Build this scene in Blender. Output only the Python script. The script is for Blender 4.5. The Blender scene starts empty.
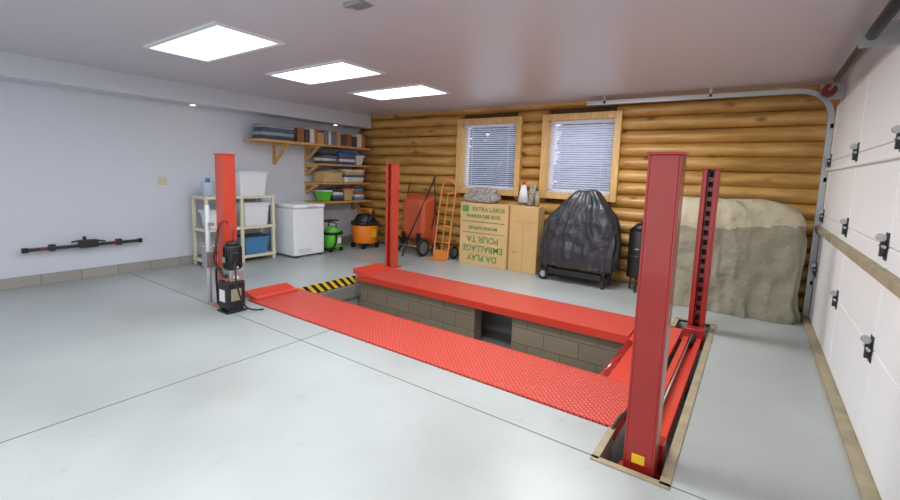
import bpy, bmesh, math, random
from mathutils import Vector, Matrix, noise
random.seed(7)
S=bpy.context.scene
COL=bpy.context.collection
S.view_settings.view_transform='Standard'
S.view_settings.exposure=.14

# ------------------------------------------------ materials
def lin(c):
    return tuple(((v/255)/12.92 if v/255<=0.04045 else ((v/255+0.055)/1.055)**2.4) for v in c)
def mat(name,c,rough=.5,metal=0,var=.0,vs=4,bump=0,bs=30,stretch=(1,1,1),emit=0,coat=0,dist=.02,det=6):
    m=bpy.data.materials.new(name); m.use_nodes=True
    nt=m.node_tree; N=nt.nodes; L=nt.links; b=N['Principled BSDF']
    col=lin(c)+(1,)
    b.inputs['Base Color'].default_value=col
    b.inputs['Roughness'].default_value=rough
    b.inputs['Metallic'].default_value=metal
    if coat: b.inputs['Coat Weight'].default_value=coat
    if emit:
        b.inputs['Emission Color'].default_value=col; b.inputs['Emission Strength'].default_value=emit
    if var or bump:
        tc=N.new('ShaderNodeTexCoord'); mp=N.new('ShaderNodeMapping'); mp.inputs['Scale'].default_value=stretch
        L.new(tc.outputs['Object'],mp.inputs['Vector'])
    if var:
        n=N.new('ShaderNodeTexNoise'); n.inputs['Scale'].default_value=vs; n.inputs['Detail'].default_value=det
        L.new(mp.outputs[0],n.inputs['Vector'])
        r=N.new('ShaderNodeValToRGB')
        r.color_ramp.elements[0].position=.3; r.color_ramp.elements[1].position=.7
        r.color_ramp.elements[0].color=tuple(x*(1-var) for x in col[:3])+(1,)
        r.color_ramp.elements[1].color=tuple(min(1,x*(1+var*.6)) for x in col[:3])+(1,)
        L.new(n.outputs['Fac'],r.inputs[0]); L.new(r.outputs[0],b.inputs['Base Color'])
    if bump:
        n2=N.new('ShaderNodeTexNoise'); n2.inputs['Scale'].default_value=bs; n2.inputs['Detail'].default_value=4
        L.new(mp.outputs[0],n2.inputs['Vector'])
        bp=N.new('ShaderNodeBump'); bp.inputs['Strength'].default_value=bump; bp.inputs['Distance'].default_value=dist
        L.new(n2.outputs['Fac'],bp.inputs['Height']); L.new(bp.outputs[0],b.inputs['Normal'])
    return m
def math_node(nt,op,a,b=None):
    n=nt.nodes.new('ShaderNodeMath'); n.operation=op
    for i,v in enumerate((a,b)):
        if v is None: continue
        if isinstance(v,(int,float)): n.inputs[i].default_value=v
        else: nt.links.new(v,n.inputs[i])
    return n.outputs[0]
def translucent(m,fac):
    nt=m.node_tree; N=nt.nodes; L=nt.links; b=N['Principled BSDF']; out=N['Material Output']
    t=N.new('ShaderNodeBsdfTranslucent'); t.inputs[0].default_value=b.inputs['Base Color'].default_value
    x=N.new('ShaderNodeMixShader'); x.inputs[0].default_value=fac
    L.new(b.outputs[0],x.inputs[1]); L.new(t.outputs[0],x.inputs[2]); L.new(x.outputs[0],out.inputs[0]); return m
def diamond_mat(name,c):
    m=mat(name,c,.34); nt=m.node_tree; N=nt.nodes; L=nt.links; b=N['Principled BSDF']
    tc=N.new('ShaderNodeTexCoord'); sp=N.new('ShaderNodeSeparateXYZ'); L.new(tc.outputs['Object'],sp.inputs[0])
    u=math_node(nt,'ADD',sp.outputs[0],sp.outputs[1]); v=math_node(nt,'SUBTRACT',sp.outputs[0],sp.outputs[1])
    k=75
    a=math_node(nt,'SINE',math_node(nt,'MULTIPLY',u,k)); d=math_node(nt,'SINE',math_node(nt,'MULTIPLY',v,k))
    h=math_node(nt,'POWER',math_node(nt,'ABSOLUTE',math_node(nt,'MULTIPLY',a,d)),3)
    bp=N.new('ShaderNodeBump'); bp.inputs['Strength'].default_value=1; bp.inputs['Distance'].default_value=.01
    L.new(h,bp.inputs['Height']); L.new(bp.outputs[0],b.inputs['Normal'])
    mx=N.new('ShaderNodeMix'); mx.data_type='RGBA'
    L.new(h,mx.inputs[0]); cl=lin(c)
    mx.inputs[6].default_value=tuple(x*.8 for x in cl)+(1,); mx.inputs[7].default_value=tuple(min(1,x*1.15+.06) for x in cl)+(1,)  # reflected glints painted into the colour: raised treads lighter, hollows darker
    L.new(mx.outputs[2],b.inputs['Base Color'])
    return m
def brick_mat(name,c,mortar,bw,bh,axis='x'):
    m=mat(name,c,.9); nt=m.node_tree; N=nt.nodes; L=nt.links; b=N['Principled BSDF']
    tc=N.new('ShaderNodeTexCoord'); sp=N.new('ShaderNodeSeparateXYZ'); L.new(tc.outputs['Object'],sp.inputs[0])
    cb=N.new('ShaderNodeCombineXYZ'); L.new(sp.outputs[0 if axis=='x' else 1],cb.inputs[0]); L.new(sp.outputs[2],cb.inputs[1])
    br=N.new('ShaderNodeTexBrick'); L.new(cb.outputs[0],br.inputs['Vector'])
    br.inputs['Scale'].default_value=1; br.inputs['Brick Width'].default_value=bw; br.inputs['Row Height'].default_value=bh
    br.inputs['Mortar Size'].default_value=.005
    cl=lin(c); br.inputs['Color1'].default_value=cl+(1,); br.inputs['Color2'].default_value=tuple(x*.85 for x in cl)+(1,)
    br.inputs['Mortar'].default_value=lin(mortar)+(1,)
    L.new(br.outputs['Color'],b.inputs['Base Color'])
    return m
def stripe_mat(name):
    m=mat(name,(230,190,40),.5); nt=m.node_tree; N=nt.nodes; L=nt.links; b=N['Principled BSDF']
    tc=N.new('ShaderNodeTexCoord'); sp=N.new('ShaderNodeSeparateXYZ'); L.new(tc.outputs['Object'],sp.inputs[0])
    s=math_node(nt,'SINE',math_node(nt,'MULTIPLY',math_node(nt,'ADD',sp.outputs[1],sp.outputs[2]),52))
    g=math_node(nt,'GREATER_THAN',s,0)
    mx=N.new('ShaderNodeMix'); mx.data_type='RGBA'; L.new(g,mx.inputs[0])
    mx.inputs[6].default_value=lin((25,25,22))+(1,); mx.inputs[7].default_value=lin((235,195,45))+(1,)
    L.new(mx.outputs[2],b.inputs['Base Color']); return m
def log_mat():
    m=mat('log',(196,140,58),.42,bump=.2,bs=10,stretch=(.5,3,3),coat=.2)
    nt=m.node_tree; N=nt.nodes; L=nt.links; b=N['Principled BSDF']
    tc=N.new('ShaderNodeTexCoord'); mp=N.new('ShaderNodeMapping'); mp.inputs['Scale'].default_value=(.5,3,3)
    L.new(tc.outputs['Object'],mp.inputs['Vector'])
    n=N.new('ShaderNodeTexNoise'); n.inputs['Scale'].default_value=3.2; n.inputs['Detail'].default_value=6; n.inputs['Roughness'].default_value=.6
    L.new(mp.outputs[0],n.inputs['Vector'])
    r=N.new('ShaderNodeValToRGB'); e=r.color_ramp.elements
    e[0].position=.28; e[0].color=lin((160,113,54))+(1,); e[1].position=.74; e[1].color=lin((218,174,106))+(1,)
    x=e.new(.5); x.color=lin((190,145,76))+(1,)
    L.new(n.outputs['Fac'],r.inputs[0])
    mp2=N.new('ShaderNodeMapping'); mp2.inputs['Scale'].default_value=(2.2,1,5); L.new(tc.outputs['Object'],mp2.inputs['Vector'])
    v=N.new('ShaderNodeTexVoronoi'); v.inputs['Scale'].default_value=1.0; L.new(mp2.outputs[0],v.inputs['Vector'])
    k=N.new('ShaderNodeMapRange'); k.inputs['From Min'].default_value=.06; k.inputs['From Max'].default_value=.2
    L.new(v.outputs['Distance'],k.inputs['Value'])
    mx=N.new('ShaderNodeMix'); mx.data_type='RGBA'; L.new(k.outputs[0],mx.inputs[0]); mx.inputs[6].default_value=lin((124,80,40))+(1,)
    L.new(r.outputs[0],mx.inputs[7]); L.new(mx.outputs[2],b.inputs['Base Color'])
    return m
def floor_mat():
    m=mat('floor_paint',(176,180,177),.3,bump=.02,bs=40)
    nt=m.node_tree; N=nt.nodes; L=nt.links; b=N['Principled BSDF']
    tc=N.new('ShaderNodeTexCoord')
    n=N.new('ShaderNodeTexNoise'); n.inputs['Scale'].default_value=.8; n.inputs['Detail'].default_value=5; n.inputs['Roughness'].default_value=.5; L.new(tc.outputs['Object'],n.inputs['Vector'])
    r=N.new('ShaderNodeValToRGB'); e=r.color_ramp.elements
    e[0].position=.3; e[0].color=lin((156,160,158))+(1,); e[1].position=.66; e[1].color=lin((174,180,179))+(1,)
    L.new(n.outputs['Fac'],r.inputs[0])
    n2=N.new('ShaderNodeTexNoise'); n2.inputs['Scale'].default_value=6; n2.inputs['Detail'].default_value=10; n2.inputs['Roughness'].default_value=.75; L.new(tc.outputs['Object'],n2.inputs['Vector'])
    k=N.new('ShaderNodeMapRange'); k.inputs['From Min'].default_value=.58; k.inputs['From Max'].default_value=.72; k.inputs['To Max'].default_value=.4; L.new(n2.outputs['Fac'],k.inputs['Value'])
    mx=N.new('ShaderNodeMix'); mx.data_type='RGBA'; L.new(k.outputs[0],mx.inputs[0]); L.new(r.outputs[0],mx.inputs[6]); mx.inputs[7].default_value=lin((132,128,120))+(1,)
    L.new(mx.outputs[2],b.inputs['Base Color'])
    rr=N.new('ShaderNodeMapRange'); rr.inputs['To Min'].default_value=.24; rr.inputs['To Max'].default_value=.42; L.new(n.outputs['Fac'],rr.inputs['Value']); L.new(rr.outputs[0],b.inputs['Roughness'])
    return m

M={}
M['floor']=floor_mat()
M['joint']=mat('joint',(108,110,107),.8)
M['pitfloor']=mat('pit_floor',(128,132,130),.6,var=.2,vs=3)
M['wallL']=mat('wall_paint',(206,210,219),.45,bump=.03,bs=60)
M['ceil']=mat('ceiling_paint',(200,198,205),.36,bump=.05,bs=25)
M['block']=brick_mat('block',(142,130,108),(100,92,78),.4,.19)
M['curb']=brick_mat('curb_block',(160,157,150),(120,117,110),.4,.3,'y')
M['log']=log_mat()
M['logshade']=mat('log_gap_shade',(84,54,26),.8)  # backing coloured dark to deepen the weak shading between logs
M['trimw']=mat('wood_trim',(216,174,108),.4,var=.2,vs=6,stretch=(6,6,.8))
M['shelfw']=mat('shelf_wood',(206,158,88),.5,var=.2,vs=5,stretch=(6,.8,6))
M['tanw']=mat('tan_wood',(160,147,120),.6,var=.2,vs=8)
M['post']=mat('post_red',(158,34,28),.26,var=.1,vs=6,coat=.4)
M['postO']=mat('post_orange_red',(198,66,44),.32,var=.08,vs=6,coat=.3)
M['dkred']=mat('dark_red',(110,22,20),.4)
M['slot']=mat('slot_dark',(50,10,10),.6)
M['diamond']=diamond_mat('diamond_plate',(214,76,60))
M['redpl']=mat('red_plate',(210,66,48),.3,coat=.3)
M['black']=mat('black_plastic',(26,26,28),.4)
M['dark']=mat('dark_steel',(62,62,64),.4,.6)
M['steel']=mat('galvanised',(176,178,180),.35,.7)
M['white']=mat('white_enamel',(236,239,242),.3)
M['doorw']=mat('garage_door_white',(236,238,237),.45,bump=.02)
M['cream']=mat('cream_plastic',(214,210,184),.5)
M['tub']=mat('white_tub',(228,230,233),.4)
M['tublid']=mat('grey_lid',(202,205,210),.4)
M['blue']=mat('blue_plastic',(70,130,175),.4)
M['pale']=mat('pale_plastic',(170,188,204),.35)
M['green']=mat('green_plastic',(100,200,60),.4)
M['orange']=mat('orange_plastic',(240,130,28),.4)
M['yellow']=mat('yellow',(235,190,30),.5)
M['card']=mat('cardboard',(206,172,120),.8,var=.08,vs=3)
M['card2']=mat('cardboard_dark',(198,162,108),.8,var=.08,vs=3)
M['gprint']=mat('green_print',(88,140,80),.8)
M['cover']=mat('grill_cover_vinyl',(44,45,50),.32,bump=.6,bs=6,dist=.06)
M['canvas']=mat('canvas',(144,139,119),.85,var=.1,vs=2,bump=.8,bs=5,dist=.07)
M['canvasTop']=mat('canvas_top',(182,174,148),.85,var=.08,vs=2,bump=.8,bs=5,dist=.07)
M['rust']=mat('cart_tray',(190,84,48),.4,var=.1)
M['htruck']=mat('handtruck_orange',(220,136,62),.4)
M['rubber']=mat('rubber',(34,34,34),.8)
M['wgrey']=mat('grey_cloth',(158,152,146),.9,var=.6,vs=30)
M['stripe']=stripe_mat('hazard_stripe')
M['plate']=mat('outlet_plate',(205,196,160),.5)
M['blind']=translucent(mat('blind_slat',(244,246,255),.5),.75)
M['winfr']=mat('window_frame_white',(232,232,230),.4)
M['panel']=mat('light_diffuser',(238,246,255),.5,emit=6.0)
M['spot']=mat('spot_glow',(255,225,180),.5,emit=6)
M['ground']=mat('snow_ground',(225,230,238),.9)
M['tree']=mat('conifer',(120,138,150),.9,var=.4,vs=3)
M['trunk']=mat('trunk',(110,98,90),.9)

# ------------------------------------------------ geometry helpers
def link(o,p=None):
    COL.objects.link(o)
    if p is not None:
        o.parent=p; o.matrix_parent_inverse=Matrix.Translation(-Vector(p.location))
    return o
def G(name,loc=(0,0,0)):
    e=bpy.data.objects.new(name,None); e.location=loc; e.empty_display_size=.1; COL.objects.link(e); return e
def fin(name,bm,m,p=None,smooth=False,bevel=0,seg=2):
    me=bpy.data.meshes.new(name); bmesh.ops.recalc_face_normals(bm,faces=bm.faces); bm.to_mesh(me); bm.free()
    for mm in (m if isinstance(m,(list,tuple)) else [m]): me.materials.append(mm)
    if smooth:
        for f in me.polygons: f.use_smooth=True
    o=bpy.data.objects.new(name,me); link(o,p)
    if bevel:
        b=o.modifiers.new('b','BEVEL'); b.width=bevel; b.segments=seg; b.limit_method='ANGLE'
    return o
def addbox(bm,x0,x1,y0,y1,z0,z1,mx=None,mi=0):
    vs=[bm.verts.new(Vector(q)) for q in ((x0,y0,z0),(x1,y0,z0),(x1,y1,z0),(x0,y1,z0),(x0,y0,z1),(x1,y0,z1),(x1,y1,z1),(x0,y1,z1))]
    if mx is not None:
        for v in vs: v.co=mx@v.co
    for f in ((0,3,2,1),(4,5,6,7),(0,1,5,4),(1,2,6,5),(2,3,7,6),(3,0,4,7)):
        F=bm.faces.new([vs[i] for i in f]); F.material_index=mi
def box(name,x0,x1,y0,y1,z0,z1,m,p=None,bevel=0,mx=None):
    bm=bmesh.new(); addbox(bm,x0,x1,y0,y1,z0,z1,mx); return fin(name,bm,m,p,bevel=bevel)
def boxes(name,L,m,p=None,bevel=0):
    bm=bmesh.new()
    for b in L: addbox(bm,*b)
    return fin(name,bm,m,p,bevel=bevel)
def addcyl(bm,a,b,r,r2=None,n=20,mi=0):
    a=Vector(a);b=Vector(b); d=(b-a); q=d.to_track_quat('Z','Y').to_matrix().to_4x4()
    r2=r if r2 is None else r2
    mx=Matrix.Translation((a+b)/2)@q
    ret=bmesh.ops.create_cone(bm,cap_ends=True,segments=n,radius1=r,radius2=r2,depth=d.length,matrix=mx)
    fs=set(f for v in ret['verts'] for f in v.link_faces)
    for f in fs:
        f.material_index=mi
        if len(f.verts)==4: f.smooth=True
def cyl(name,a,b,r,m,p=None,r2=None,n=20,bevel=0):
    bm=bmesh.new(); addcyl(bm,a,b,r,r2,n); 
    return fin(name,bm,m,p,bevel=bevel)
def tube(name,pts,r,m,p=None,cyclic=False,smooth=True,flat=None):
    cu=bpy.data.curves.new(name,'CURVE'); cu.dimensions='3D'
    s=cu.splines.new('NURBS' if smooth else 'POLY'); s.points.add(len(pts)-1)
    for i,q in enumerate(pts): s.points[i].co=tuple(q)+(1,)
    if smooth: s.order_u=3; s.use_endpoint_u=True
    s.use_cyclic_u=cyclic; cu.bevel_depth=r; cu.bevel_resolution=4; cu.resolution_u=8; cu.use_fill_caps=True
    t=bpy.data.objects.new(name+'_c',cu); COL.objects.link(t)
    dg=bpy.context.evaluated_depsgraph_get(); me=bpy.data.meshes.new_from_object(t.evaluated_get(dg))
    bpy.data.objects.remove(t); me.name=name; me.materials.clear(); me.materials.append(m)
    for f in me.polygons: f.use_smooth=True
    return link(bpy.data.objects.new(name,me),p)
def text(name,s,size,loc,rot,m,p):
    cu=bpy.data.curves.new(name,'FONT'); cu.body=s; cu.size=size; cu.extrude=.001; cu.offset=.002; cu.align_x='CENTER'; cu.align_y='CENTER'
    t=bpy.data.objects.new(name+'_c',cu); COL.objects.link(t)
    dg=bpy.context.evaluated_depsgraph_get(); me=bpy.data.meshes.new_from_object(t.evaluated_get(dg))
    bpy.data.objects.remove(t); me.materials.clear(); me.materials.append(m)
    me.transform(Matrix.Translation(loc)@rot)
    return link(bpy.data.objects.new(name,me),p)
def blob(name,x0,x1,y0,y1,z0,z1,m,p=None,amp=.01,r=.3,fr=6):
    bm=bmesh.new(); bmesh.ops.create_cube(bm,size=2)
    bmesh.ops.subdivide_edges(bm,edges=bm.edges,cuts=7,use_grid_fill=True)
    for v in bm.verts:
        c=v.co.copy(); s=c.normalized()*1.25
        c=c.lerp(s,r)
        w=Vector(((x0+x1)/2+c.x*(x1-x0)/2,(y0+y1)/2+c.y*(y1-y0)/2,(z0+z1)/2+c.z*(z1-z0)/2))
        d=noise.noise_vector(w*fr)*amp
        if c.z<-.9: d.z=0
        v.co=w+d; v.co.z=max(v.co.z,z0)
    return fin(name,bm,m,p,smooth=True)
def drape(name,cx,cy,rings,m,p=None,n=160,fold=.02,k=17,seed=0,e=5,split=None,top=.035,diag=0):
    bm=bmesh.new(); R=[]
    dr=[]
    for a,b in zip(rings,rings[1:]):
        for t in range(5): dr.append(tuple(a[i]+(b[i]-a[i])*t/5 for i in range(4)))
    dr.append(rings[-1])
    z0=rings[0][0]; z1=rings[-1][0]
    for z,hx,hy,ox in dr:
        row=[]; w=1-(z-z0)/(z1-z0)
        for i in range(n):
            t=2*math.pi*i/n; c,s=math.cos(t),math.sin(t)
            q=(abs(c)**e+abs(s)**e)**(-1/e)
            f=noise.noise(Vector((c*3+seed,s*3,z*1.2)))*1.4
            ph=k*t+5*noise.noise(Vector((c*2,s*2+seed,z*1.5)))+diag*z
            f+=(1-abs(math.sin(ph*.5)))**2*1.1*(.4+abs(noise.noise(Vector((c*2.5+9,s*2.5,seed+z*2))))*1.6)
            f+=noise.noise(Vector((c*7,s*7+seed,z*7)))*.7
            a=fold*(.45+w*.8)*f*min(1,hx/.25)
            x=cx+ox+c*q*hx+c*a; y=cy+s*q*hy+s*a
            zz=z+ (noise.noise(Vector((x*5,y*5,seed)))*top if z>z0+.01 else noise.noise(Vector((x*3,y*3,seed)))*.02)
            row.append(bm.verts.new((x,y,max(zz,.004))))
        R.append(row)
    for a,b in zip(R,R[1:]):
        for i in range(n):
            f=bm.faces.new((a[i],a[(i+1)%n],b[(i+1)%n],b[i]))
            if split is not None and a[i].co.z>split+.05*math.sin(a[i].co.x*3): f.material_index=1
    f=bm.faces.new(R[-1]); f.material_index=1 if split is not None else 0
    o=fin(name,bm,m,p,smooth=True)
    s=o.modifiers.new('s','SUBSURF'); s.levels=1; s.render_levels=1
    return o
def wheel(name,c,r,w,p,axis='x',rim=None):
    c=Vector(c); d=Vector((1,0,0)) if axis=='x' else Vector((0,1,0))
    bm=bmesh.new(); rows=[]; R=r-w/2
    for i in range(28):
        t=2*math.pi*i/28; row=[]
        for j in range(12):
            s=2*math.pi*j/12
            rad=R+math.cos(s)*w/2; off=math.sin(s)*w/2
            if axis=='x': row.append(bm.verts.new(c+Vector((off,math.cos(t)*rad,math.sin(t)*rad))))
            else: row.append(bm.verts.new(c+Vector((math.cos(t)*rad,off,math.sin(t)*rad))))
        rows.append(row)
    for i in range(28):
        for j in range(12):
            bm.faces.new((rows[i][j],rows[(i+1)%28][j],rows[(i+1)%28][(j+1)%12],rows[i][(j+1)%12]))
    fin(name+'_tyre',bm,M['rubber'],p,smooth=True)
    cyl(name+'_hub',c-d*w*.35,c+d*w*.35,R-w*.3,rim or M['steel'],p,n=24)

XL,XR,YB,ZC=-7.31,.645,6.74,2.73
PD=-.56
# ------------------------------------------------ floor with pit
fl=boxes('floor',[(-7.6,-4.82,-3,7,-.7,0),(-4.82,-.59,-3,2.67,-.7,0),(-4.82,-.59,5.05,7,-.7,0),
 (-.59,-.24,-3,2.33,-.7,0),(-.59,-.24,5.37,7,-.7,0),(-.24,1.1,-3,7,-.7,0)],M['floor'])
box('pit_floor',-4.82,-.24,2.33,5.37,-.7,PD,M['pitfloor'],fl)
boxes('floor_joint',[(-3.288,-3.28,-3,2.67,0,.0015),(XL,-.6,2.327,2.335,0,.0015),(-.24,.6,2.327,2.335,0,.0015),(-.72,-.712,5.06,6.7,0,.0015)],M['joint'],fl)
box('wall_left',XL-.15,XL,-3,7,0,ZC,M['wallL'])
box('baseboard_left',XL,XL+.05,-3,YB-.1,0,.13,M['curb'])
PX0,PX1=-5.17,-3.80
PY=[(-.8,-.17),(1.92,2.50),(3.25,3.86),(4.6,5.22)]
cb=[(XL-.15,PX0,-3,7,ZC,ZC+.14),(PX1,1.1,-3,7,ZC,ZC+.14)]
yy=-3
for a,b in PY: cb.append((PX0,PX1,yy,a,ZC,ZC+.14)); yy=b
cb.append((PX0,PX1,yy,7,ZC,ZC+.14))
boxes('ceiling',cb,M['ceil'])
box('trim_soffit',XL,-6.9,-3,YB-.05,2.47,ZC,M['wallL'])
box('wall_right',XR+.05,XR+.25,-3,7,2.44,ZC,M['doorw'])
box('wall_right_pier',XR+.05,XR+.25,6.45,7,0,2.44,M['doorw'])
box('wall_right_front',XR+.05,XR+.25,-3,1.5,0,2.44,M['doorw'])
# ------------------------------------------------ log wall
wins=[(-4.56,-3.42),(-2.87,-1.80)]
WZ0,WZ1=1.30,2.47
def logwall():
    bm=bmesh.new(); pitch=.19; r=.099
    z=.09; i=0
    while z<ZC+.1:
        segs=[]
        if z+pitch/2>WZ0 and z-pitch/2<WZ1:
            xs=[XL]
            for a,b in wins: xs+= [a,b]
            xs.append(XR+.1); segs=[(xs[j],xs[j+1]) for j in range(0,len(xs),2)]
        else: segs=[(XL,XR+.1)]
        for a,b in segs:
            nx=max(2,int((b-a)/.2)); rows=[]
            for k in range(nx+1):
                x=a+(b-a)*k/nx; row=[]
                dz=noise.noise(Vector((x*.6,i*7.3,0)))*.012; dr=noise.noise(Vector((x*1.2,i*3.1,5)))*.008
                for j in range(17):
                    t=-math.pi*.5+math.pi*j/16
                    row.append(bm.verts.new((x,YB+.10-math.cos(t)*(r+dr)*1.35,min(z+dz+math.sin(t)*(r+dr),ZC+.05))))
                rows.append(row)
            for k in range(nx):
                for j in range(16): 
                    f=bm.faces.new((rows[k][j],rows[k+1][j],rows[k+1][j+1],rows[k][j+1])); f.smooth=True
            for row in (rows[0],rows[-1]): bm.faces.new(row)
        z+=pitch; i+=1
    for q in [(XL,XR+.1,YB+.07,YB+.26,0,WZ0),(XL,XR+.1,YB+.07,YB+.26,WZ1,ZC),(XL,wins[0][0],YB+.07,YB+.26,WZ0,WZ1),(wins[0][1],wins[1][0],YB+.07,YB+.26,WZ0,WZ1),(wins[1][1],XR+.1,YB+.07,YB+.26,WZ0,WZ1)]:
        addbox(bm,*q,mi=1)
    me=bpy.data.meshes.new('wall_back'); bm.to_mesh(me); bm.free(); me.materials.append(M['log']); me.materials.append(M['logshade'])
    o=bpy.data.objects.new('wall_back',me); COL.objects.link(o)
logwall()
for wi,(a,b) in enumerate(wins):
    g=G('window_%d'%(wi+1),((a+b)/2,YB,WZ0))
    t=.09
    boxes('casing',[(a-t,a+.01,YB-.06,YB+.14,WZ0-t,WZ1+t),(b-.01,b+t,YB-.06,YB+.14,WZ0-t,WZ1+t),(a+.01,b-.01,YB-.06,YB+.14,WZ1-.01,WZ1+t),(a+.01,b-.01,YB-.07,YB+.14,WZ0-t,WZ0+.01)],M['trimw'],g,.006)
    boxes('sash',[(a,a+.05,YB+.12,YB+.18,WZ0,WZ1),(b-.05,b,YB+.12,YB+.18,WZ0,WZ1),(a,b,YB+.12,YB+.18,WZ1-.05,WZ1),(a,b,YB+.12,YB+.18,WZ0,WZ0+.05)],M['winfr'],g)
    bm=bmesh.new(); z=WZ0+.03
    tilt=math.radians(-20 if wi==0 else -38)
    while z<WZ1-.07:
        mx=Matrix.Translation(((a+b)/2,YB+.05,z))@Matrix.Rotation(tilt,4,'X')
        addbox(bm,-(b-a)/2+.03,(b-a)/2-.03,-.02,.02,-.0008,.0008,mx); z+=.036
    addbox(bm,a+.02,b-.02,YB+.02,YB+.08,WZ1-.06,WZ1-.015); addbox(bm,a+.03,b-.03,YB+.03,YB+.07,WZ0+.012,WZ0+.03)
    for xx in (a+.2,b-.2): addbox(bm,xx-.003,xx+.003,YB+.048,YB+.052,WZ0+.03,WZ1-.06)
    fin('blind',bm,M['blind'],g)
# outside
box('ground',-40,6,7.1,80,-.3,-.05,M['ground'])
for i in range(26):
    x=-22+i*.85+random.uniform(-.5,.5); y=random.uniform(17,30); h=random.uniform(6,13)
    g=G('pine_tree',(x,y,0)); cyl('trunk',(x,y,-.05),(x,y,h*.5),.13,M['trunk'],g)
    bm=bmesh.new(); nl=22
    for k in range(nl):
        f=k/nl; z=h*(.06+.9*f); rr=h*.13*(1-f*.93)*random.uniform(.7,1.2)
        addcyl(bm,(x+random.uniform(-.15,.15),y,z-h*.03),(x,y,z+h*.05),rr,.02,n=9)
    fin('foliage',bm,M['tree'],g)

# ------------------------------------------------ ceiling lights (recessed wells)
for i,(y0,y1) in enumerate(PY):
    x0,x1=PX0,PX1; t=.035
    g=G('ceiling_light_panel',((x0+x1)/2,(y0+y1)/2,ZC))
    boxes('frame',[(x0-t,x1+t,y0-t,y0+.012,ZC-.015,ZC+.10),(x0-t,x1+t,y1-.012,y1+t,ZC-.015,ZC+.10),(x0-t,x0+.012,y0+.012,y1-.012,ZC-.015,ZC+.10),(x1-.012,x1+t,y0+.012,y1-.012,ZC-.015,ZC+.10)],M['white'],g)
    box('diffuser',x0+.012,x1-.012,y0+.012,y1-.012,ZC+.07,ZC+.08,M['panel'],g)
for y in (3.2,5.9):
    g=G('recessed_light',(-7.1,y,2.47)); cyl('ring',(-7.1,y,2.46),(-7.1,y,2.47),.05,M['white'],g); cyl('bulb',(-7.1,y,2.456),(-7.1,y,2.46),.035,M['spot'],g)

# ------------------------------------------------ lift
lift=G('car_lift',(-2.6,3.8,0))
box('runway_near',-4.74,-.58,2.68,3.33,-.08,.014,M['diamond'],lift,.004)
box('runway_far',-4.74,-.90,4.36,5.04,-.05,.024,M['diamond'],lift,.004)
box('runway_far_skirt',-4.74,-.90,4.345,4.358,-.06,.026,M['redpl'],lift)
box('runway_near_edge',-4.74,-.58,3.33,3.345,-.09,.016,M['redpl'],lift)
def post(nm,x,y,m,face,zb=0):
    w=.078; d=.072; t=.012; zt=1.68
    yb=(y-d,y-d+t) if face>0 else (y+d-t,y+d)
    yo=(y+d-t,y+d) if face>0 else (y-d,y-d+t)
    L=[(x-w,x-w+t,y-d,y+d,zb,zt),(x+w-t,x+w,y-d,y+d,zb,zt),(x-w+t,x+w-t,yb[0],yb[1],zb,zt),
       (x-w+t,x-w+.045,yo[0],yo[1],zb,zt),(x+w-.045,x+w-t,yo[0],yo[1],zb,zt)]
    boxes(nm,L,m,lift,.003)
    box(nm+'_cap',x-w-.01,x+w+.01,y-d-.01,y+d+.01,zt,zt+.015,m,lift,.004)
    yl=y-.02*face; LL=[(x-w+t,x-.02,yl-.006,yl+.006,zb,zt-.01),(x+.02,x+w-t,yl-.006,yl+.006,zb,zt-.01)]
    z=.06
    while z<zt-.06: LL.append((x-.02,x+.02,yl-.006,yl+.006,z,z+.045)); z+=.1
    boxes(nm+'_ladder',LL,m,lift)
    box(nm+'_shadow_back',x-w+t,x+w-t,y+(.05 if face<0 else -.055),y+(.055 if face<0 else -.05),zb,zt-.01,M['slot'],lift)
    box(nm+'_base',x-w-.05,x+w+.05,y-d-.04,y+d+.04,zb-.012 if zb<0 else .0,zb+.014 if zb<0 else .014,m,lift)
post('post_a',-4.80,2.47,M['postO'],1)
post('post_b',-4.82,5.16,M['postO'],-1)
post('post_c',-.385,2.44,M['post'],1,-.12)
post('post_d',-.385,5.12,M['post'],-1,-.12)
boxes('crossmember_left',[(-4.79,-4.74,2.7,5.04,-.3,-.13)],M['steel'],lift)
boxes('crossmember_right',[(-.47,-.42,2.55,5.0,-.12,-.02),(-.36,-.31,2.55,5.0,-.12,-.02),(-.42,-.36,2.55,5.0,-.12,-.10)],M['redpl'],lift,.004)
boxes('crossmember_guides',[(-.48,-.29,2.56,2.66,-.14,.07),(-.48,-.29,4.88,5.0,-.14,.07)],M['post'],lift,.006)
for y in (2.72,4.8):
    cyl('pulley',(-.41,y,-.02),(-.37,y,-.02),.06,M['dark'],lift)
cyl('lift_cable',(-.39,2.7,.035),(-.39,4.82,.035),.006,M['steel'],lift)
tube('hydraulic_hose',[(-.56,2.5,.1),(-.53,2.62,.18),(-.53,2.85,.0),(-.53,3.2,-.05)],.01,M['black'],lift)
mx=Matrix.Translation((-.86,0,-.05))@Matrix.Rotation(math.radians(-10),4,'Y')
box('approach_flap',0,.37,3.37,4.34,-.008,.008,M['redpl'],lift,mx=mx)
cyl('flap_roller',(-.88,3.36,-.05),(-.88,4.34,-.05),.035,M['post'],lift)
cyl('flap_roller_end',(-.88,3.345,-.05),(-.88,3.36,-.05),.045,M['redpl'],lift)
box('runway_link',-.9,-.5,4.36,5.03,-.05,.0,M['redpl'],lift,.004)
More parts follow.
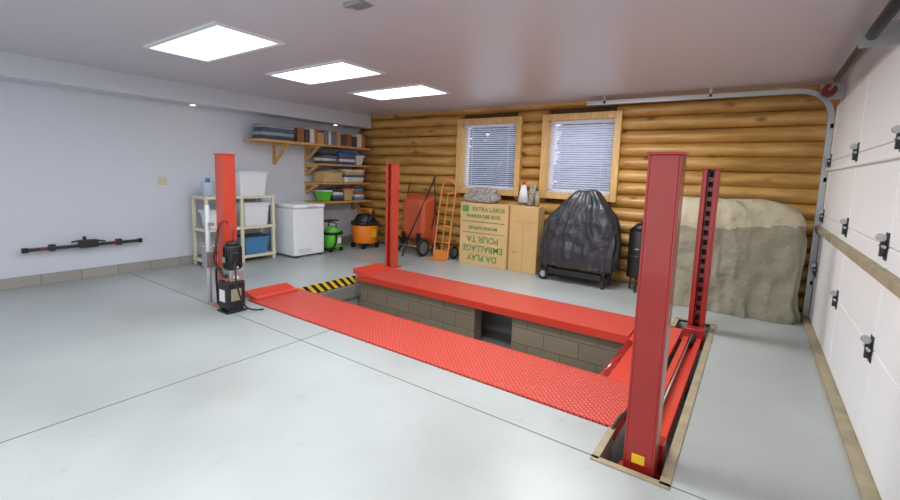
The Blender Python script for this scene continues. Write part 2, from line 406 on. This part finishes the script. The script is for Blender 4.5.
for y0,y1 in ((2.72,3.28),(4.42,4.98)):
    mx=Matrix.Translation((-4.70,0,.03))@Matrix.Rotation(math.radians(12),4,'Y')
    box('wheel_stop',-.22,0,y0,y1,-.006,.006,M['redpl'],lift,mx=mx)
    bm=bmesh.new()
    for yy in (y0,y1-.008):
        v=[bm.verts.new(q) for q in ((-4.70,yy,.008),(-4.91,yy,.008),(-4.91,yy,.07),(-4.70,yy,.03),(-4.70,yy+.008,.008),(-4.91,yy+.008,.008),(-4.91,yy+.008,.07),(-4.70,yy+.008,.03))]
        for f in ((0,1,2,3),(4,7,6,5),(0,3,7,4),(1,5,6,2),(2,6,7,3),(0,4,5,1)): bm.faces.new([v[i] for i in f])
    fin('wheel_stop_sides',bm,M['redpl'],lift)
    box('wheel_stop_hinge',-4.72,-4.66,y0,y1,.01,.045,M['redpl'],lift,.01)
boxes('pit_frame',[(-.27,-.22,2.31,5.39,-.02,.008),(-.62,-.22,2.29,2.33,-.02,.008),(-.62,-.22,5.37,5.41,-.02,.008),(-.62,-.58,2.31,2.67,-.02,.008),(-.62,-.58,5.05,5.39,-.02,.008)],M['tanw'],lift)
blk=G('pit_block_wall',(-2.6,4.5,PD))
boxes('blocks',[(-4.8,-2.72,4.42,4.6,PD,-.055),(-2.2,-.95,4.42,4.6,PD,-.055)],M['block'],blk)
box('hazard_edge',-4.82,-4.80,3.34,4.36,-.12,-.002,M['stripe'],lift)
boxes('pit_sump_box',[(-1.35,-1.05,3.5,3.8,PD,-.24)],M['steel'],lift,.01)
cyl('pit_conduit',(-4.6,4.15,PD+.03),(-1.0,4.15,PD+.03),.02,M['winfr'],lift)
box('warning_label',-.42,-.355,2.365,2.368,.03,.08,M['yellow'],lift)

# power unit
px,py=-4.56,2.40
pu=G('hydraulic_power_unit',(px,py,0))
cyl('motor',(px,py,.46),(px,py,.72),.085,M['dark'],pu,bevel=.01)
cyl('motor_cap',(px,py,.72),(px,py,.76),.07,M['black'],pu,.055)
bm=bmesh.new()
for k in range(16):
    t=k/16*2*math.pi; addbox(bm,px+math.cos(t)*.088-.004,px+math.cos(t)*.088+.004,py+math.sin(t)*.088-.004,py+math.sin(t)*.088+.004,.48,.70)
fin('motor_fins',bm,M['black'],pu)
box('motor_terminal',px+.06,px+.14,py-.09,py+.0,.55,.66,M['black'],pu,.01)
box('motor_badge',px-.03,px+.03,py-.097,py-.094,.54,.60,M['steel'],pu)
box('pump_block',px-.08,px+.09,py-.08,py+.07,.34,.46,M['steel'],pu,.008)
cyl('pump_valve',(px+.02,py-.12,.40),(px+.02,py-.08,.40),.02,M['dark'],pu); cyl('pump_valve_b',(px+.09,py-.03,.39),(px+.14,py-.03,.39),.018,M['winfr'],pu)
box('oil_tank',px-.10,px+.10,py-.12,py+.08,.04,.34,M['black'],pu,.02)
boxes('tank_stand',[(px-.11,px+.11,py-.13,py+.09,0,.015),(px-.09,px-.06,py-.1,py+.06,.015,.04),(px+.06,px+.09,py-.1,py+.06,.015,.04)],M['dark'],pu)
box('column_bracket',px-.17,px-.08,py+.0,py+.05,.5,.6,M['dark'],pu)
box('tank_label',px+.101,px+.102,py-.08,py+.03,.13,.26,M['tanw'],pu)
box('tank_label_side',px-.06,px+.05,py-.122,py-.121,.12,.25,M['winfr'],pu)
cyl('filler_cap',(px+.06,py-.09,.34),(px+.06,py-.09,.38),.025,M['post'],pu)
tube('release_lever',[(px+.08,py,.41),(px+.17,py-.04,.45),(px+.21,py-.06,.52)],.009,M['steel'],pu)
tube('hose',[(px-.03,py,.70),(px+.10,py-.02,.86),(px+.02,py-.04,.98),(px-.18,py-.05,.96),(px-.30,py-.04,.6),(px-.2,py-.06,.38),(px-.08,py-.04,.40)],.012,M['post'],pu)
tube('hose_b',[(px-.08,py-.06,.42),(px-.2,py-.08,.5),(px-.26,py-.05,.3),(px-.24,py-.05,.03)],.012,M['black'],pu)
tube('hose_c',[(px-.05,py-.08,.4),(px-.15,py-.14,.5),(px-.14,py-.1,.72),(px-.2,py-.04,.85)],.010,M['black'],pu)
tube('cable',[(px+.13,py-.05,.57),(px+.19,py-.08,.40),(px+.18,py-.02,.15),(px+.2,py+.06,.012),(px+.24,py+.2,.012)],.009,M['black'],pu)
cyl('conduit',(-5.0,2.36,.0),(-5.0,2.36,1.12),.024,M['tublid'],pu)
box('switch_box',-5.05,-4.95,2.31,2.40,.42,.60,M['steel'],pu,.006)
box('conduit_clip',-5.0,-4.87,2.35,2.37,.9,.93,M['steel'],pu)

# ------------------------------------------------ plastic shelving unit
sh=G('storage_shelf_unit',(-7.0,3.75,0))
L=[]
for y in (3.2,3.75,4.30):
    for x in (-7.20,-6.80): L.append((x-.022,x+.022,y-.022,y+.022,.0,1.10))
boxes('legs',L,M['cream'],sh,.006)
for z in (.10,.58,1.08):
    boxes('shelf',[(-7.23,-6.77,3.17,4.33,z-.03,z),(-7.23,-6.77,3.17,3.19,z,z+.02),(-6.79,-6.77,3.17,4.33,z,z+.015)],M['cream'],sh,.004)
def tub(name,x0,x1,y0,y1,z0,z1,m=M['tub'],lid=M['tublid']):
    g=G(name,((x0+x1)/2,(y0+y1)/2,z0)); bm=bmesh.new()
    i=.03; vs=[bm.verts.new(q) for q in ((x0+i,y0+i,z0),(x1-i,y0+i,z0),(x1-i,y1-i,z0),(x0+i,y1-i,z0),(x0,y0,z1-.03),(x1,y0,z1-.03),(x1,y1,z1-.03),(x0,y1,z1-.03))]
    for f in ((0,3,2,1),(4,5,6,7),(0,1,5,4),(1,2,6,5),(2,3,7,6),(3,0,4,7)): bm.faces.new([vs[k] for k in f])
    fin('body',bm,m,g,bevel=.015); box('rim',x0-.015,x1+.015,y0-.015,y1+.015,z1-.05,z1-.025,m,g,.005); box('lid',x0-.01,x1+.01,y0-.01,y1+.01,z1-.025,z1,lid,g,.008)
tub('storage_tub',-7.15,-6.82,3.74,4.22,1.082,1.50)
tub('storage_tub',-7.15,-6.82,3.80,4.25,.582,.98)
tub('storage_tub',-7.15,-6.85,3.26,3.68,.582,.88)
tub('tool_box',-7.12,-6.84,3.82,4.25,.102,.42,M['blue'],M['dark'])
g=G('water_jug',(-7.0,3.3,1.082)); cyl('body',(-7,3.33,1.082),(-7,3.33,1.31),.09,M['pale'],g,bevel=.02); cyl('neck',(-7,3.33,1.31),(-7,3.33,1.37),.03,M['blue'],g)
g=G('spray_bottle',(-6.95,3.55,1.082)); cyl('body',(-6.95,3.56,1.082),(-6.95,3.56,1.30),.06,M['tub'],g,bevel=.015); box('trigger',-6.97,-6.93,3.52,3.60,1.30,1.36,M['rust'],g,.01)
for j,(y,mm) in enumerate(((3.32,'steel'),(3.56,'winfr'))):
    g=G('paint_can',(-7.0,y,.102)); cyl('body',(-7,y,.102),(-7,y,.30),.09,M[mm],g,bevel=.006); cyl('rim',(-7,y,.30),(-7,y,.31),.095,M['white'],g)

# freezer
fz=G('chest_freezer',(-6.85,4.85,0))
box('body',-7.22,-6.50,4.50,5.14,.03,.86,M['white'],fz,.02)
box('lid',-7.22,-6.48,4.49,5.15,.87,.94,M['white'],fz,.02)
box('gasket',-7.2,-6.51,4.51,5.13,.855,.875,M['tublid'],fz)
box('handle',-6.48,-6.46,4.75,4.95,.885,.91,M['tublid'],fz,.005)
boxes('grille',[(-6.50,-6.495,4.6,4.85,.08+.02*k,.09+.02*k) for k in range(4)],M['tublid'],fz)
boxes('feet',[(x,x+.05,y,y+.05,0,.03) for x in (-7.18,-6.57) for y in (4.54,5.04)],M['black'],fz)

# mounted shelves
def brace(y,z,p,dep=.44,h=.38):
    boxes('bracket_arms',[(XL,XL+.04,y-.02,y+.02,z-h,z),(XL+.04,XL+dep,y-.02,y+.02,z-.04,z)],M['shelfw'],p)
    v=Vector((dep-.06,0,h-.04)); an=math.atan2(v.z,v.x)
    mx=Matrix.Translation((XL+.03,y,z-h+.02))@Matrix.Rotation(-an,4,'Y')
    box('bracket_diagonal',0,v.length,-.018,.018,-.02,.02,M['shelfw'],p,mx=mx)
ws=G('long_storage_shelf',(-7.1,5.3,2.0))
box('board',XL+.0,-6.80,4.08,6.58,2.0,2.04,M['shelfw'],ws,.003)
brace(4.65,2.0,ws); brace(5.33,2.0,ws,.44,.30)
for i,z in enumerate((1.64,1.28,.91)):
    g=G('short_storage_shelf',(-7.1,5.95,z))
    box('board',XL,-6.78,5.30,6.56,z,z+.035,M['shelfw'],g,.003)
    for y in (5.33,6.53): brace(y,z,g,.40,.2)
def stack(name,x0,x1,y0,y1,z0,n,h,cols):
    g=G(name,((x0+x1)/2,(y0+y1)/2,z0)); z=z0
    for k in range(n):
        m=mat(name+'_cloth',cols[k%len(cols)],.9,var=.15,vs=10)
        j=random.uniform(-.012,.012); blob('fold_%d'%k,x0+j,x1+j,y0+j,y1+j,z+.001,z+h,m,g,amp=.012,r=.18); z+=h*.93
stack('folded_blankets',-7.15,-6.84,4.15,4.78,2.041,4,.068,[(68,80,104),(150,156,164),(76,92,114),(150,150,150)])
bb=G('binder_row',(-7.05,5.7,2.041)); y=4.86; cols=[(150,98,56),(84,74,68),(222,218,208),(176,120,66),(206,152,92),(120,126,140),(230,226,216),(110,130,150),(206,150,88),(80,80,86)]
i=0
while y<6.42:
    w=random.uniform(.07,.16); h=random.uniform(.2,.29); c=cols[i%10]
    m=mat('binder',c,.6); box('binder_%d'%i,-7.18,-6.86+random.uniform(-.02,.01),y,y+w-.006,2.041,2.041+h,m,bb,.004); y+=w; i+=1
stack('folded_towels',-7.16,-6.84,5.42,5.74,1.676,5,.055,[(80,84,86),(220,218,210),(100,104,112),(40,44,50)])
stack('folded_sweaters',-7.16,-6.84,5.80,6.2,1.676,5,.055,[(60,86,156),(206,206,210),(120,80,80),(70,110,160)])
tub('small_bin',-7.18,-6.86,6.25,6.46,1.677,1.9,M['tub'],M['blue'])
bk=G('wicker_basket',(-7.0,5.65,1.316)); wk=mat('wicker',(206,176,120),.8,var=.4,vs=60)
boxes('weave',[(-7.16,-6.84,5.42,5.44,1.316,1.5),(-7.16,-6.84,5.84,5.86,1.316,1.5),(-7.16,-7.14,5.44,5.84,1.316,1.5),(-6.86,-6.84,5.44,5.84,1.316,1.5),(-7.16,-6.84,5.42,5.86,1.316,1.33)],wk,bk,.006)
boxes('rim',[(-7.17,-6.83,5.41,5.45,1.5,1.52),(-7.17,-6.83,5.83,5.87,1.5,1.52),(-6.87,-6.83,5.45,5.83,1.5,1.52),(-7.17,-7.13,5.45,5.83,1.5,1.52)],wk,bk,.006)
blob('contents',-7.13,-6.87,5.46,5.82,1.335,1.56,M['wgrey'],bk,amp=.02,r=.4)
stack('folded_tarps',-7.16,-6.84,5.94,6.45,1.316,5,.056,[(214,210,196),(226,222,212),(80,104,126),(200,170,126)])
tub('craft_bin',-7.14,-6.86,5.42,5.62,.947,1.16,M['green'],M['tub'])
stack('folded_drop_cloths',-7.16,-6.84,5.66,5.9,.946,4,.062,[(60,64,70),(86,110,140),(220,220,214)])
tub('craft_bin',-7.14,-6.86,5.94,6.18,.947,1.2,M['card'],M['rust'])
stack('moving_pads',-7.16,-6.84,6.22,6.46,.946,4,.062,[(96,136,176),(206,206,200),(170,80,64)])
tub('floor_bin',-7.16,-6.95,5.45,5.85,.005,.55,M['tublid'],M['dark'])

# vacuums
def vac(name,x,y,k,body,withhose):
    v=G(name,(x,y,0))
    cyl('drum',(x,y,.07*k),(x,y,.30*k),.15*k,body,v,.17*k,28,.01)
    cyl('collar',(x,y,.30*k),(x,y,.34*k),.18*k,M['black'],v,n=28)
    cyl('head',(x,y,.34*k),(x,y,.43*k),.15*k,body if not withhose else M['black'],v,.10*k,28,.01)
    tube('handle',[(x-.1*k,y,.41*k),(x-.1*k,y,.50*k),(x+.1*k,y,.50*k),(x+.1*k,y,.41*k)],.014,M['black'] if not withhose else body,v,smooth=False)
    box('badge',x+.155*k,x+.17*k,y-.06,y+.05,.15*k,.25*k,M['yellow'] if withhose else M['white'],v)
    if withhose: tube('hose',[(x+.08,y-.12,.42),(x+.25,y-.2,.5),(x+.3,y-.1,.7),(x+.15,y+.1,.76),(x-.02,y+.2,.6),(x-.1,y+.2,.3)],.028,M['black'],v)
    else: tube('hose',[(x+.12,y-.03,.35),(x+.24,y-.08,.3),(x+.22,y-.13,.1),(x+.1,y-.2,.05),(x-.0,y-.22,.05)],.02,M['black'],v)
    for j in range(4):
        t=j*math.pi/2+.7; cyl('caster',(x+.15*k*math.cos(t)-.015,y+.15*k*math.sin(t),.036*k),(x+.15*k*math.cos(t)+.015,y+.15*k*math.sin(t),.036*k),.036*k,M['black'],v)
vac('wet_dry_vacuum',-6.66,5.46,1.1,M['green'],False)
vac('shop_vacuum',-6.50,6.16,1.6,M['orange'],True)

# garden cart on end
c=G('wheelbarrow',(-5.36,6.4,0))
bm=bmesh.new()
def ring(y,x0,x1,z0,z1,cr=.08):
    pts=[]
    for (cx,cz,a0) in ((x1-cr,z1-cr,0),(x0+cr,z1-cr,90),(x0+cr,z0+cr,180),(x1-cr,z0+cr,270)):
        for k in range(6):
            t=math.radians(a0+k*18); pts.append(bm.verts.new((cx+cr*math.cos(t),y,cz+cr*math.sin(t))))
    return pts
r1=ring(6.56,-5.72,-5.00,.20,1.16); r2=ring(6.545,-5.70,-5.02,.22,1.14); r3=ring(6.34,-5.64,-5.08,.30,1.06,.12); r4=ring(6.30,-5.58,-5.14,.38,.98,.12)
for a,b in ((r1,r2),(r2,r3),(r3,r4)):
    for i in range(24): bm.faces.new((a[i],a[(i+1)%24],b[(i+1)%24],b[i]))
bm.faces.new(r4); fin('tray',bm,M['rust'],c,bevel=.02,seg=3)
for sx in (-1,1):
    tube('handle_rail',[(-5.36+sx*.2,6.42,.14),(-5.36+sx*.37,6.52,.6),(-5.36+sx*.36,6.55,1.1),(-5.36+sx*.3,6.57,1.42)],.013,M['dark'],c)
wheel('wheel',(-5.70,6.22,.17),.17,.07,c); wheel('wheel_b',(-5.02,6.22,.17),.17,.07,c)
cyl('axle',(-5.70,6.22,.17),(-5.02,6.22,.17),.012,M['steel'],c)
boxes('axle_bracket',[(-5.56,-5.54,6.21,6.4,.15,.42),(-5.18,-5.16,6.21,6.4,.15,.42)],M['dark'],c)
cyl('shovel_shaft',(-5.26,6.05,.3),(-5.02,6.55,1.5),.014,M['dark'],c)  # shovel shaft leaning across the tray, blade left out
cyl('shovel_end',(-5.30,5.97,.012),(-5.26,6.05,.3),.02,M['dark'],c,.014)  # lower end of the shovel

# hand truck
h=G('hand_truck',(-4.68,6.4,0))
hx0,hx1=-4.82,-4.50
for x in (hx0,hx1): tube('rail',[(x,6.30,.05),(x,6.40,.7),(x,6.50,1.25)],.016,M['htruck'],h)
tube('top_loop',[(hx0,6.50,1.24),(hx0+.01,6.52,1.38),((hx0+hx1)/2,6.50,1.46),(hx1-.01,6.52,1.38),(hx1,6.50,1.24)],.016,M['htruck'],h)
for z,y in ((.3,6.34),(.6,6.385),(.9,6.43),(1.2,6.49)): cyl('rung',(hx0,y,z),(hx1,y,z),.013,M['htruck'],h)
tube('center_rail',[(-4.66,6.32,.1),(-4.66,6.40,.7),(-4.66,6.49,1.2)],.011,M['htruck'],h)
box('toe_plate',hx0-.02,hx1+.02,6.10,6.31,.005,.015,M['htruck'],h); box('back_plate',hx0,hx1,6.295,6.31,.01,.16,M['htruck'],h)
for x in (hx0-.05,hx1+.05): wheel('wheel',(x,6.42,.125),.125,.06,h)
cyl('axle',(hx0-.05,6.42,.125),(hx1+.05,6.42,.125),.01,M['steel'],h)

# boxes
RX=Matrix.Rotation(math.radians(90),4,'X'); RF=RX@Matrix.Rotation(math.pi,4,'Z')
b=G('moving_box',(-3.82,6.4,0)); X0,X1,Y0=-4.22,-3.29,6.26
box('carton',X0,X1,Y0,Y0+.26,.0,1.08,M['card'],b,.006)
xc=(X0+X1)/2
text('print_1','EXTRA LARGE',.10,(xc+.1,Y0-.003,.97),RX,M['gprint'],b)
text('print_2','WARDROBE BOX',.085,(xc,Y0-.003,.85),RX,M['gprint'],b)
text('print_6','MOVING SUPPLIES',.07,(xc,Y0-.003,.655),RF,M['gprint'],b)
text('print_3','POUR TA',.15,(xc,Y0-.003,.46),RF,M['gprint'],b)
text('print_4','EMBALLAGE',.15,(xc,Y0-.003,.30),RF,M['gprint'],b)
text('print_5','DA PLAY',.15,(xc,Y0-.003,.14),RF,M['gprint'],b)
boxes('print_rule',[(X0+.05,X1-.05,Y0-.003,Y0,.75,.765),(X0+.05,X1-.05,Y0-.003,Y0,.56,.57),(X0+.04,X0+.17,Y0-.003,Y0,.92,1.03)],M['gprint'],b)
box('tape',X0+.05,X1-.05,Y0+.1,Y0+.16,1.078,1.0815,M['card2'],b)
b=G('cardboard_carton',(-3.02,6.4,0))
box('carton',-3.27,-2.77,6.30,6.54,.0,1.08,M['card2'],b,.006)
boxes('flap_seams',[(-3.27,-2.77,6.297,6.30,.82,.826),(-3.02,-3.014,6.297,6.30,.0,.82),(-3.21,-3.09,6.297,6.3,.3,.33)],M['tanw'],b)
rb=G('rolled_blanket',(-3.95,6.4,1.085))
for k,(yy,zz,r) in enumerate(((6.325,1.167,.08),(6.47,1.167,.08),(6.395,1.27,.07))):
    blob('roll_%d'%k,-4.17+.03*k,-3.55-.03*k,yy-r,yy+r,zz-r,zz+r,M['wgrey'],rb,amp=.02,r=.6)
br=G('broom',(-3.20,6.59,0))
cyl('shaft',(-3.16,6.58,.0),(-3.18,6.58,1.3),.012,M['blue'],br)
bm=bmesh.new(); addcyl(bm,(-3.18,6.572,1.12),(-3.18,6.572,1.42),.10,.045,n=16)
for v in bm.verts: v.co.y=6.572+(v.co.y-6.572)*.25
fin('bristles',bm,M['tub'],br)
cyl('cap',(-3.18,6.575,1.42),(-3.18,6.575,1.52),.03,M['rust'],br,.015)
rm=G('rolled_mat',(-2.92,6.42,1.09))
cyl('roll',(-2.98,6.43,1.088),(-2.96,6.47,1.42),.045,M['wgrey'],rm,.05); cyl('roll_b',(-2.86,6.43,1.088),(-2.88,6.47,1.32),.04,M['tanw'],rm)
# grill
g=G('covered_grill',(-2.1,6.2,0))
drape('cover',-2.08,6.28,[(.26,.55,.25,0),(.5,.54,.25,0),(.8,.53,.24,.01),(.92,.50,.23,.015),(1.02,.45,.21,.03),(1.15,.35,.18,.05),(1.27,.25,.14,.06),(1.37,.16,.09,.07),(1.39,.04,.02,.07)],M['cover'],g,fold=.032,k=11,e=4.5,seed=2)
boxes('cart_frame',[(x-.02,x+.02,y-.02,y+.02,.06,.5) for x in (-2.5,-1.66) for y in (6.1,6.44)]+[(-2.5,-1.66,6.08,6.46,.12,.14),(-2.5,-1.66,6.08,6.10,.14,.2)],M['black'],g)
wheel('wheel',(-2.56,6.12,.09),.09,.05,g,'y',M['steel']); wheel('wheel_b',(-2.56,6.42,.09),.09,.05,g,'y',M['steel'])
boxes('feet',[(-1.68,-1.64,6.08,6.12,0,.06),(-1.68,-1.64,6.42,6.46,0,.06)],M['black'],g)
# smoker
s=G('vertical_smoker',(-1.25,6.38,0)); sx=-1.25
cyl('body',(sx,6.38,.2),(sx,6.38,.86),.16,M['black'],s,n=30,bevel=.01)
cyl('lid',(sx,6.38,.86),(sx,6.38,.96),.165,M['black'],s,.06,30)
cyl('lid_knob',(sx,6.38,.96),(sx,6.38,1.0),.02,M['dark'],s)
for k in range(3):
    t=k*2.094+.5; cyl('leg',(sx+.14*math.cos(t),6.38+.14*math.sin(t),0),(sx+.13*math.cos(t),6.38+.13*math.sin(t),.22),.012,M['dark'],s)
cyl('band',(sx,6.38,.5),(sx,6.38,.515),.163,M['dark'],s,n=30)
tube('side_handle',[(sx-.05,6.23,.6),(sx-.03,6.16,.62),(sx+.03,6.16,.62),(sx+.05,6.23,.6)],.008,M['steel'],s)
# covered vehicle
t=G('covered_motorcycle',(-.15,6.3,0))
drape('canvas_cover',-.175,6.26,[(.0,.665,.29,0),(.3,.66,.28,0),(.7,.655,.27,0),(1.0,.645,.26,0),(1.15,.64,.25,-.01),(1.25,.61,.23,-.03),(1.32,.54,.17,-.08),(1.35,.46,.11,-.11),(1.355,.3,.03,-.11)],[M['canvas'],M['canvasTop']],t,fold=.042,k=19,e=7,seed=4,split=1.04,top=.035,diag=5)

# ------------------------------------------------ garage door + track
d=G('garage_door',(XR,3.9,0))
zs=[0.03,.61,1.22,1.83,2.44]
for a,b in zip(zs,zs[1:]):
    box('section',XR,XR+.045,1.5,6.40,a+.003,b-.003,M['doorw'],d,.006)
ys=[1.55,2.2,3.42,4.75,6.3]
for z in zs[1:-1]:
    for y in ys:
        boxes('hinge',[(XR-.006,XR,y-.035,y+.035,z-.08,z+.08),(XR-.03,XR-.006,y-.012,y+.012,z-.06,z+.03)],M['dark'],d,.002)
        cyl('hinge_pin',(XR-.02,y-.05,z),(XR-.02,y+.05,z),.009,M['steel'],d)
        cyl('hinge_roller',(XR-.03,y-.014,z+.05),(XR-.03,y+.014,z+.05),.022,M['steel'],d)
boxes('strut',[(XR-.05,XR,1.5,6.38,1.04,1.10)],M['tanw'],d,.004)
boxes('strut_top',[(XR-.03,XR,1.5,6.38,1.72,1.75)],M['doorw'],d,.004)
boxes('stile',[(XR-.004,XR,y-.03,y+.03,.05,2.42) for y in ys],M['doorw'],d)
box('threshold',XR-.07,XR+.04,1.5,6.42,0,.03,M['tanw'],d)
tr=G('garage_door_track',(XR,6.44,0))
yj=6.46; r=.32; zt=2.63; pts=[(XR-.03,0.0),(XR-.03,zt-r)]
for k in range(1,9):
    a=k*math.pi/16; pts.append((XR-.03-r+r*math.cos(a),zt-r+r*math.sin(a)))
pts.append((-2.16,zt+.02))
bm=bmesh.new(); prof=[(-.03,.028),(-.03,-.028),(.03,-.028),(.03,.028),(.022,.028),(.022,-.02),(-.022,-.02),(-.022,.028)]
rows=[]
for i,(x,z) in enumerate(pts):
    a=pts[max(0,i-1)]; b2=pts[min(len(pts)-1,i+1)]; tx=b2[0]-a[0]; tz=b2[1]-a[1]; l=math.hypot(tx,tz); nx,nz=tz/l,-tx/l
    rows.append([bm.verts.new((x+nx*v,yj+u,z+nz*v)) for u,v in prof])
for a,b2 in zip(rows,rows[1:]):
    for j in range(8): bm.faces.new((a[j],a[(j+1)%8],b2[(j+1)%8],b2[j]))
bm.faces.new(rows[0]); bm.faces.new(rows[-1]); fin('rail',bm,M['steel'],tr)
boxes('hanger',[(-1.92,-1.89,yj-.03,yj+.03,zt,ZC),(-.6,-.57,yj-.03,yj+.03,zt,ZC)],M['steel'],tr)
boxes('jamb_bracket',[(XR-.03,XR+.045,yj-.03,yj+.03,z,z+.05) for z in (.4,1.0,1.6,2.2)],M['steel'],tr)
cyl('shaft',(XR-.1,1.6,2.58),(XR-.1,6.36,2.58),.014,M['steel'],tr)
cyl('cable_drum',(XR-.1,6.18,2.58),(XR-.1,6.30,2.58),.065,M['dkred'],tr)
cyl('torsion_spring',(XR-.1,2.6,2.58),(XR-.1,5.6,2.58),.035,M['dark'],tr)
boxes('bearing_plate',[(XR-.16,XR+.045,y,y+.01,2.5,2.66) for y in (6.33,4.1)],M['steel'],tr)

# ------------------------------------------------ bar on left wall etc
w=G('mounted_tow_bar',(XL+.08,1.87,.46))
box('bar',XL+.07,XL+.11,1.26,2.47,.44,.48,M['dark'],w,.004)
boxes('mount_plate',[(XL,XL+.07,1.5,1.56,.42,.5),(XL,XL+.07,2.2,2.26,.42,.5)],M['dark'],w)
box('clamp',XL+.05,XL+.14,1.78,1.98,.43,.53,M['dark'],w,.01)
cyl('clamp_knob',(XL+.1,1.84,.53),(XL+.1,1.84,.58),.02,M['black'],w)
tube('clamp_arm',[(XL+.12,1.7,.52),(XL+.13,1.85,.55),(XL+.13,2.05,.5)],.012,M['dark'],w)
box('end_cap',XL+.065,XL+.115,2.44,2.49,.43,.49,M['black'],w,.004); box('end_cap_b',XL+.065,XL+.115,1.24,1.30,.43,.49,M['black'],w,.004)
box('reflector',XL+.11,XL+.115,2.12,2.18,.45,.47,M['post'],w)
box('reflector_b',XL+.11,XL+.115,1.4,1.46,.45,.47,M['post'],w)
o=G('electrical_outlet',(XL,2.82,1.31)); box('plate',XL,XL+.008,2.765,2.875,1.25,1.37,M['plate'],o,.003)
boxes('sockets',[(XL+.008,XL+.011,2.80,2.84,1.27,1.30),(XL+.008,XL+.011,2.80,2.84,1.32,1.35)],M['cream'],o)
c=G('ceiling_bracket',(-2.42,2.2,ZC)); boxes('plate',[(-2.52,-2.36,2.16,2.2,ZC-.03,ZC),(-2.52,-2.36,2.2,2.3,ZC-.012,ZC)],M['steel'],c,.003)

# ------------------------------------------------ light
W=bpy.data.worlds.new('World'); S.world=W; W.use_nodes=True
bg=W.node_tree.nodes['Background']; bg.inputs[0].default_value=(.91,.95,1,1); bg.inputs[1].default_value=1.35
def area(name,loc,rot,sx,sy,e,c=(1,1,1)):
    l=bpy.data.lights.new(name,'AREA'); l.shape='RECTANGLE'; l.size=sx; l.size_y=sy; l.energy=e; l.color=c
    o=bpy.data.objects.new(name,l); o.location=loc; o.rotation_euler=rot; COL.objects.link(o)
for i,y in enumerate((2.2,4.9)): area('fill_lamp',(-1.8,y,2.68),(0,0,0),1.2,.5,58,(.98,.99,1))  # added fill light under the ceiling, no fixture here
area('fill_lamp',(-2,0,2.68),(0,0,0),2.5,1,62,(.98,.99,1))  # added fill light outside the view, no fixture here

# ------------------------------------------------ camera
a,p,r=.6049,.1174,.03267
fw=Vector((-math.sin(a)*math.cos(p),math.cos(a)*math.cos(p),-math.sin(p)))
r0=Vector((math.cos(a),math.sin(a),0)); u0=r0.cross(fw)
R=math.cos(r)*r0+math.sin(r)*u0; U=-math.sin(r)*r0+math.cos(r)*u0
mw=Matrix((R,U,-fw)).transposed().to_4x4(); mw.translation=(0,0,1.55)
cd=bpy.data.cameras.new('camera'); co=bpy.data.objects.new('camera',cd); COL.objects.link(co)
co.matrix_world=mw; cd.sensor_width=36; cd.lens=431.2/900*36; cd.shift_x=-5.1/900; cd.shift_y=-24.7/900; cd.clip_start=.05
S.camera=co
